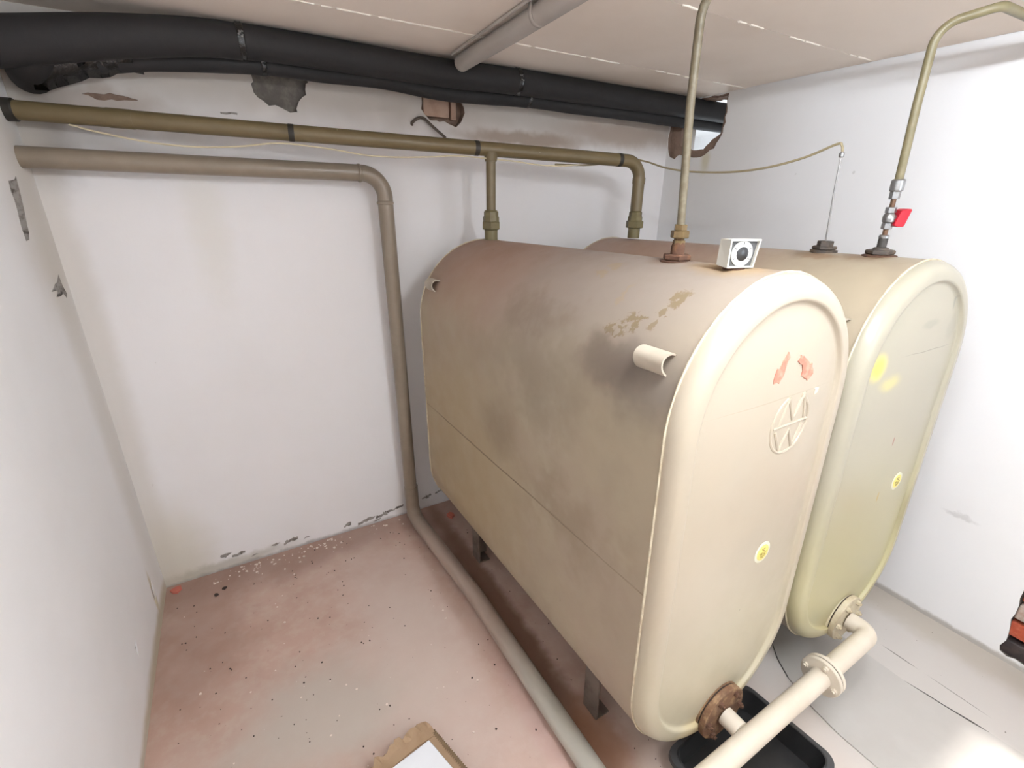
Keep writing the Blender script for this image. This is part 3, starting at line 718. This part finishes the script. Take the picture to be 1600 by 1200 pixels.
# ------------------------------------------------------------------ pipe on the ceiling with its clips and the thin cable beside it
cp = empty('ceiling_pipe', (1.55, -.9, 2.36), 'light grey painted pipe clipped to ceiling, ending at the black insulated pipe', 'pipe'); C0 = Off(cp.location)
MB().sweep([C0((1.556, -.268, 2.366)), C0((1.535, -.75, 2.364)), C0((1.505, -1.30, 2.364)), C0((1.43, -2.9, 2.362))], .033, 24).build('tube', M['conduit'], cp)
for y in (-.93, -1.75):
    x = 1.556 - .0475 * (-y - .268)
    mb = MB(); arc = []
    for k in range(17):
        a = PI + PI * k / 16; arc.append((x + .0355 * math.cos(a), .0355 * math.sin(a) + 2.366))
    arc = [(x - .0355, 2.40)] + arc + [(x + .0355, 2.40)]
    P = [C0((u, y, v)) for u, v in arc] + [C0((u, y + .018, v)) for u, v in arc]; n = len(arc)
    mb.add(P, [(k, k + 1, k + 1 + n, k + n) for k in range(n - 1)])
    o = mb.build('clip', M['conduit'], cp, fix=False); sm = o.modifiers.new('thickness', 'SOLIDIFY'); sm.thickness = .002; sm.offset = 1
cc = MB().sweep([(1.512, -.27, 2.392), (1.490, -.75, 2.393), (1.462, -1.30, 2.393), (1.39, -2.9, 2.393)], .006, 8).build('ceiling_cable', M['conduit'])
tag(cc, 'thin grey painted cable on the ceiling alongside the grey pipe', 'cable')

# ------------------------------------------------------------------ feed pipe of the near tank
q1 = Vector((1.652, -1.480, 1.665))
f_1 = empty('feed_pipe', q1, 'chipped beige feed pipe rising from the nearer tank through brass fittings', 'pipe', 'feed pipes from the tanks'); O1 = Off(q1)
top1 = [(1.652, -1.48, 1.745), (1.632, -1.476, 2.05), (1.628, -1.476, 2.30), (1.665, -1.80, 2.335), (3.12, -1.83, 2.345)]
MB().sweep([O1(q) for q in fillet(top1, [.5, .085, .05], 8)], .0108, 16).build('tube', M['feed_chipped'], f_1)
MB().lathe((0, 0, -.012), (0, 0, 1), [(.046, 0), (.046, .010), (.030, .012)], 24).hexnut((0, 0, .0), (0, 0, 1), .040, .016, .1).build('base_plug', M['rust'], f_1)
MB().lathe((0, 0, .016), (0, 0, 1), [(.019, 0), (.019, .022), (.014, .034), (.014, .042)], 20).build('rusty_nipple', M['rust'], f_1)
MB().hexnut((0, 0, .040), (0, 0, 1), .017, .014).lathe((0, 0, .054), (0, 0, 1), [(.014, 0), (.014, .006)], 16).hexnut((0, 0, .060), (0, 0, 1), .025, .020).hexnut((0, 0, .080), (0, 0, 1), .018, .016, .1).build('compression_fitting', M['brass'], f_1)

# ------------------------------------------------------------------ feed pipe of the far tank with its red valve
q2 = Vector((2.440, -1.646, 1.664))
f_2 = empty('feed_pipe', q2, 'olive feed pipe rising from the farther tank through a red handled valve', 'pipe', 'feed pipes from the tanks'); O2 = Off(q2)
ax = Vector((-.012, 0, .40)).normalized()
bt = Vector((2.431, -1.646, 1.885))
top2 = [bt, (2.412, -1.646, 2.10), (2.405, -1.646, 2.295), (2.45, -1.765, 2.318), (3.12, -1.785, 2.325)]
MB().sweep([O2(q) for q in fillet(top2, [.5, .06, .035], 8)], .0118, 16).build('tube', M['feed'], f_2)
def up(h): return O2(q2) + Vector((0.0, 0, 0)) + (bt - q2).normalized() * h
axx = (bt - q2).normalized()
MB().lathe(up(-.012), axx, [(.050, 0), (.050, .008), (.034, .012)], 24).build('base_plug', M['rust'], f_2)
MB().hexnut(up(.0), axx, .042, .014, .2).lathe(up(.014), axx, [(.024, 0), (.022, .006), (.016, .008)], 20).build('base_nut', M['dark_iron'], f_2)
MB().lathe(up(.018), axx, [(.0135, 0), (.0135, .034)], 16).build('black_sleeve', M['ink'], f_2)
MB().lathe(up(.050), axx, [(.0125, 0), (.015, .002), (.015, .009), (.0125, .012)], 16).build('hose_clip', M['chrome'], f_2)
MB().lathe(up(.060), axx, [(.0075, 0), (.0075, .122)], 12).build('copper_pipe', M['copper_dull'], f_2)
MB().hexnut(up(.080), axx, .0155, .018).build('union_nut', M['chrome'], f_2)
vb = MB().lathe(up(.097), axx, [(.011, 0), (.017, .006), (.018, .016), (.017, .026), (.011, .034)], 16)
vdir = Vector((.78, -.55, .05)).normalized()
vb.lathe(up(.114), vdir, [(.010, 0), (.010, .024)], 12).build('valve_body', M['chrome'], f_2)
MB().hexnut(up(.130), axx, .0155, .018).build('union_nut', M['chrome'], f_2)
MB().hexnut(up(.172), axx, .015, .024).lathe(up(.195), axx, [(.016, 0), (.019, .003), (.019, .032), (.016, .036)], 20).build('reducer', M['chrome'], f_2)
hc = up(.114) + vdir * .030
side = vdir.cross(axx).normalized(); upv = axx
mb = MB(); hh, ww, tt = .027, .014, .014
P = []
for (t_, sc_) in ((-tt, .82), (-.002, 1.0), (tt, 1.0), (tt + .004, .86)):
    for (a, b) in ((-1, -1), (1, -1), (1, 1), (-1, 1)):
        P.append(hc + vdir * t_ + side * (a * ww * 1.5 * sc_) + upv * (b * hh * sc_) + vdir * (.006 * b))
fs = [(3, 2, 1, 0), (12, 13, 14, 15)] + [(i * 4 + k, i * 4 + (k + 1) % 4, (i + 1) * 4 + (k + 1) % 4, (i + 1) * 4 + k) for i in range(3) for k in range(4)]
o = mb.add(P, fs).build('valve_handle', M['red_plastic'], f_2, bevel=.002); o['label'] = 'red plastic valve handle'

# ------------------------------------------------------------------ leak detector line
q3 = Vector((2.443, -1.464, 1.662))
lk = empty('leak_line', q3, 'thin sagging beige tube that drops as grey tube onto the farther tank', 'tube'); K0 = Off(q3)
topk = Vector((2.412, -1.464, 1.985))
MB().sweep([K0(q3 + Vector((0, 0, .02))), K0((2.420, -1.464, 1.86)), K0(topk)], .0035, 8).build('riser', M['steel_tube'], lk)
MB().lathe(K0(topk - Vector((0, 0, .018))), (0, 0, 1), [(.005, 0), (.0085, .003), (.0085, .014), (.005, .017)], 12).build('coupling', M['chrome'], lk)
sag = [topk, (2.412, -1.458, 2.004), (2.412, -1.44, 2.010), (2.42, -1.334, 1.976), (2.42, -1.191, 1.949), (2.43, -1.021, 1.940), (2.43, -.819, 1.950), (2.43, -.663, 1.973), (2.435, -.535, 2.006), (2.425, -.44, 2.022), (2.36, -.395, 2.012), (2.2, -.375, 1.99), (2.0, -.36, 1.985)]
MB().sweep([K0(q) for q in spline(sag, 6)], .0042, 8).build('sagging_tube', M['leak_tube'], lk)
MB().lathe((0, 0, -.01), (0, 0, 1), [(.044, 0), (.044, .010), (.030, .012)], 24).hexnut((0, 0, .002), (0, 0, 1), .040, .012, .4).hexnut((0, 0, .012), (0, 0, 1), .026, .020, .2).build('base_plug', M['dark_iron'], lk)

# thin cable that sags below the fill pipe
def under(x, dz): c = onA(x); return c + Vector((0, -.01, -.040 - dz))
wire = [under(.16, -.008), under(.24, .010), under(.38, .030), under(.52, .034), under(.66, .022), under(.78, .002), under(.88, .002), under(1.0, .010), under(1.12, .022), under(1.25, .020), under(1.40, .008), under(1.50, -.002), under(1.75, .002), under(1.88, .010), under(2.0, .008), under(2.1, -.004)]
o = MB().sweep(spline(wire, 5), .003, 8).build('hanging_cable', M['white_cable']); tag(o, 'thin pale cable sagging below the olive fill pipe', 'cable')
# stub of old wire sticking out of the broken niche
o = MB().sweep(spline([(1.415, .004, 2.150), (1.412, -.010, 2.158), (1.44, -.015, 2.178), (1.47, -.012, 2.180), (1.50, -.022, 2.155), (1.53, -.035, 2.128), (1.565, -.045, 2.100)], 6), .0065, 10).build('wire_stub', M['old_cable'])
tag(o, 'short stub of old brown wire curling out of back wall', 'wire')

# ------------------------------------------------------------------ suction manifold joining the tank bottoms
MZ, MY, MR = .262, -1.968, .034
mf = empty('manifold_pipe', (2.08, MY, 0), 'thick beige manifold pipe with bolted flanges joining both tank bottoms', 'pipe'); P0 = Off(mf.location)
fy1, fy2 = -1.862, -1.862
X1, X2 = 1.690, 2.452
mb = MB()
run = fillet([(X2, fy2 - .03, MZ), (X2, MY, MZ), (1.05, MY - .02, MZ)], .065, 10)
MB().sweep([P0(q) for q in run], MR, 28).build('main_run', M['manifold'], mf)
MB().sweep([P0((X1, fy1 - .03, MZ)), P0((X1, MY + .02, MZ))], .030, 24).build('stub', M['manifold'], mf)
def bolts(parent, c, axis, R0, n, ph, mat_, h=.014, r=.010):
    ax_ = Vector(axis).normalized(); u = ax_.orthogonal().normalized(); w_ = ax_.cross(u)
    me = MB().hexnut((0, 0, 0), ax_, r, h, .4).lathe(ax_ * h, ax_, [(r * .55, 0), (r * .5, .006)], 8).build('bolt', mat_, parent)
    for k in range(n):
        a = 2 * PI * k / n + ph; o = me
        if k: o = me.copy(); COL.objects.link(o); o.parent = parent
        o.location = Vector(c) + (u * math.cos(a) + w_ * math.sin(a)) * R0
for (X, fy, mk, lab) in ((X1, fy1, 'flange_rusty', 'rust-brown bolted flange'), (X2, fy2, 'flange_beige', 'beige bolted flange')):
    c = P0((X, fy, MZ))
    fr_ = MB().lathe(c + Vector((0, .024, 0)), (0, -1, 0), [(.096, 0), (.098, .002), (.098, .022), (.096, .024)], 36).build('tank_flange', M[mk], mf); fr_['label'] = lab
    MB().lathe(c, (0, -1, 0), [(.093, -.001), (.093, .005)], 36).build('gasket', M['gasket'], fr_)
    fo = MB().lathe(c + Vector((0, -.004, 0)), (0, -1, 0), [(.096, 0), (.098, .002), (.098, .018), (.096, .020), (.06, .021)], 36).build('pipe_flange', M[mk], mf)
    bolts(fo, c + Vector((0, -.024, 0)), (0, -1, 0), .078, 6, .2, M['rust' if mk == 'flange_rusty' else 'flange_beige'], .012, .0105)
c = P0((2.115, MY - .004, MZ))
for s_, nm in ((-1, 'pair_flange'), (1, 'pair_flange')):
    fo = MB().lathe(c + Vector((.002 * s_, 0, 0)), (s_, 0, 0), [(.066, 0), (.068, .002), (.068, .013), (.066, .015), (.04, .016)], 36).build(nm, M['manifold'], mf)
    bolts(fo, c + Vector((.016 * s_, 0, 0)), (s_, 0, 0), .052, 4, .6, M['manifold'], .010, .010)
MB().lathe(c - Vector((.002, 0, 0)), (1, 0, 0), [(.065, 0), (.065, .004)], 36).build('gasket', M['gasket'], mf)

# ------------------------------------------------------------------ black drip tray
tr = empty('drip_tray', (1.775, -1.965, 0), 'black plastic drip tray on the floor under the manifold pipe', 'tray', rot=(0, 0, math.radians(4)))
def rrect(hx, hy, r, z, n=6):
    out = []
    for (sx, sy, a0) in ((1, 1, 0), (-1, 1, PI / 2), (-1, -1, PI), (1, -1, 1.5 * PI)):
        for k in range(n + 1):
            a = a0 + PI / 2 * k / n; out.append((sx * (hx - r) + r * math.cos(a), sy * (hy - r) + r * math.sin(a), z))
    return out
hx, hy = .232, .172
loft([rrect(hx - .035, hy - .035, .03, .002), rrect(hx - .03, hy - .03, .032, 0.0), rrect(hx - .018, hy - .018, .04, .086), rrect(hx - .017, hy - .017, .04, .092), rrect(hx - .022, hy - .022, .036, .092), rrect(hx - .036, hy - .036, .03, .006), rrect(.02, .02, .01, .005)], True, True).build('basin', M['black_plastic'], tr)
loft([rrect(hx - .020, hy - .020, .04, .090), rrect(hx, hy, .045, .088), rrect(hx + .002, hy + .002, .046, .070), rrect(hx - .002, hy - .002, .044, .070), rrect(hx - .004, hy - .004, .044, .086), rrect(hx - .018, hy - .018, .04, .086)]).build('rim', M['grey_plastic'], tr)

# ------------------------------------------------------------------ cardboard pack with the white board on it
cb = empty('cardboard_pack', (.76, -1.55, 0), 'torn flat cardboard pack with corrugated edge on the red-brown floor', 'cardboard'); B0 = Off(cb.location)
cz0 = .055
bp = [(.60, -1.375), (.64, -1.350), (.70, -1.335), (.76, -1.318), (.81, -1.308), (.888, -1.306), (.882, -1.330), (.905, -1.40), (.945, -1.54), (.99, -1.72), (.62, -1.80), (.50, -1.44)]
rj = random.Random(5)
bj = jag(bp, .004, .02, 8)
mb = MB(); n = len(bj); V, F = cdt(bj, [])
mb.add([B0((q[0], q[1], cz0)) for q in V], F); mb.add([B0((q[0], q[1], 0.0)) for q in V], [f[::-1] for f in F])
mb.add([B0((q[0], q[1], 0)) for q in bj] + [B0((q[0], q[1], cz0)) for q in bj], [(i, (i + 1) % n, (i + 1) % n + n, i + n) for i in range(n)])
mb.build('card_body', M['cardboard'], cb, smooth=None)
# torn top ply curling along the back edge
edge = [(.61 + .0125 * q, -1.366 + .066 * math.sin(PI / 2 * q / 22)) for q in range(23)]
mb = MB(); k = len(edge)
a_ = [B0((x + rj.uniform(-.004, .004), y + rj.uniform(-.010, .010), cz0 + .008 + rj.uniform(0, .014))) for x, y in edge]
b_ = [B0((x + .004, y - .022 + rj.uniform(-.004, .004), cz0 + .004)) for x, y in edge]
d_ = [B0((x + .008, y - .055, cz0 + .001)) for x, y in edge]
mb.add(a_ + b_ + d_, [(i, i + 1, i + 1 + k, i + k) for i in range(k - 1)] + [(k + i, k + i + 1, k + i + 1 + k, k + i + k) for i in range(k - 1)])
o = mb.build('torn_flap', M['cardboard'], cb, fix=False, smooth=None); sm = o.modifiers.new('thickness', 'SOLIDIFY'); sm.thickness = .002
# fluted right edge
mb = MB(); e0 = Vector((.886, -1.335, 0)); e1 = Vector((.990, -1.70, 0)); nn = 46; out_ = Vector((.96, .27, 0)).normalized()
P = []; fs = []
for i in range(nn * 2 + 1):
    q = e0 + (e1 - e0) * (i / (nn * 2)) + out_ * (.010 if i % 2 else .004)
    P += [B0(q + Vector((0, 0, .002))), B0(q + Vector((0, 0, cz0 + .004))), B0(q - out_ * .012 + Vector((0, 0, cz0 + .004)))]
for i in range(nn * 2):
    fs += [(i * 3, i * 3 + 3, i * 3 + 4, i * 3 + 1), (i * 3 + 1, i * 3 + 4, i * 3 + 5, i * 3 + 2)]
mb.add(P, fs); mb.build('corrugated_edge', M['card_dark'], cb, smooth=None, fix=False)
mb = MB()
mb.prism([(.862, -1.368, cz0 + .002), (.640, -1.405, cz0 + .002), (.560, -1.72, cz0 + .002), (.955, -1.74, cz0 + .002), (.902, -1.50, cz0 + .002)], (0, 0, .016))
o = mb.build('white_board', M['white_board'], bevel=.002); tag(o, 'plain white board lying on the torn cardboard pack', 'board')

# ------------------------------------------------------------------ grey sheet on the floor at the right
mp = [Vector((x, y)) for x, y in ((2.47, -1.60), (2.40, -1.635), (2.351, -1.684), (2.285, -1.756), (2.240, -1.830), (2.205, -1.92), (2.185, -2.05), (2.185, -2.25), (2.20, -2.6), (2.70, -2.6), (2.676, -2.33), (2.655, -2.2), (2.640, -2.075), (2.646, -1.85), (2.64, -1.60))]
MB_ = MB().prism([(q.x, q.y, .0005) for q in mp], (0, 0, .0045))
o = MB_.build('floor_sheet', M['mat_sheet'], smooth=None); tag(o, 'thin grey sheet with curved edge lying under the farther tank front', 'sheet')
ed = [(q.x, q.y, .003) for q in mp[1:5]]
MB().sweep(spline(ed, 4), .0022, 6).build('dark_edge', M['sheet_edge'], o)
MB().sweep([(2.640, -2.075, .003), (2.650, -2.15, .004), (2.655, -2.2, .003), (2.668, -2.28, .004), (2.676, -2.33, .003)], [.002, .003, .0035, .004, .002], 6).build('dark_edge', M['sheet_edge'], o)

# ------------------------------------------------------------------ crumbs on the floor
def chip(mb, x, y, s, r, z0=0.0):
    n = 6; a0 = r.uniform(0, 6.28); h = s * r.uniform(.25, .5)
    ring_ = [(x + s * r.uniform(.6, 1.1) * math.cos(a0 + 2 * PI * k / n), y + s * r.uniform(.6, 1.1) * math.sin(a0 + 2 * PI * k / n)) for k in range(n)]
    mb.prism([(u, v, z0) for u, v in ring_], (0, 0, h))
r = random.Random(31); mb = MB()
for k in range(90):
    x = r.uniform(.2, 1.2); y = -.02 - abs(r.gauss(0, .045))
    if r.random() < .55: x = r.choice((.33, .40, .66, .78)) + r.gauss(0, .05)
    chip(mb, x, y, r.uniform(.002, .008), r)
for k in range(50): chip(mb, r.uniform(.05, 1.2), r.uniform(-1.4, -.1), r.uniform(.0015, .006), r)
o = mb.build('paint_flakes', M['flake'], smooth=None); tag(o, 'small white paint flakes fallen along the foot of the back wall', 'flakes', kind='stuff')
mb = MB()
for k in range(160): chip(mb, r.uniform(.05, 1.26), r.uniform(-1.6, -.05), r.uniform(.0015, .0045), r)
for k in range(60): chip(mb, r.uniform(1.36, 2.0), r.uniform(-1.9, -.3), r.uniform(.0015, .004), r)
o = mb.build('grit', M['grit'], smooth=None); tag(o, 'dark grit scattered over the bare floor', 'grit', kind='stuff')
for (x, y, s, lab) in ((.045, -.045, .028, 'red brick chip lying in the left floor corner'), (1.46, -.16, .030, 'red brick chip lying behind the nearer tank by the wall')):
    mb = MB(); chip(mb, x, y, s, r); o = mb.build('brick_chip', M['red_chip'], smooth=None); tag(o, lab, 'rubble')
for (x, y, s, lab) in ((.214, -.175, .012, 'dark pebble near the left floor corner, the one nearer the camera'), (.250, -.145, .013, 'dark pebble near the left floor corner, the one nearer the back wall')):
    mb = MB(); chip(mb, x, y, s, r); o = mb.build('pebble', M['grit'], smooth=None); tag(o, lab, 'pebble', 'dark pebbles near the left corner')
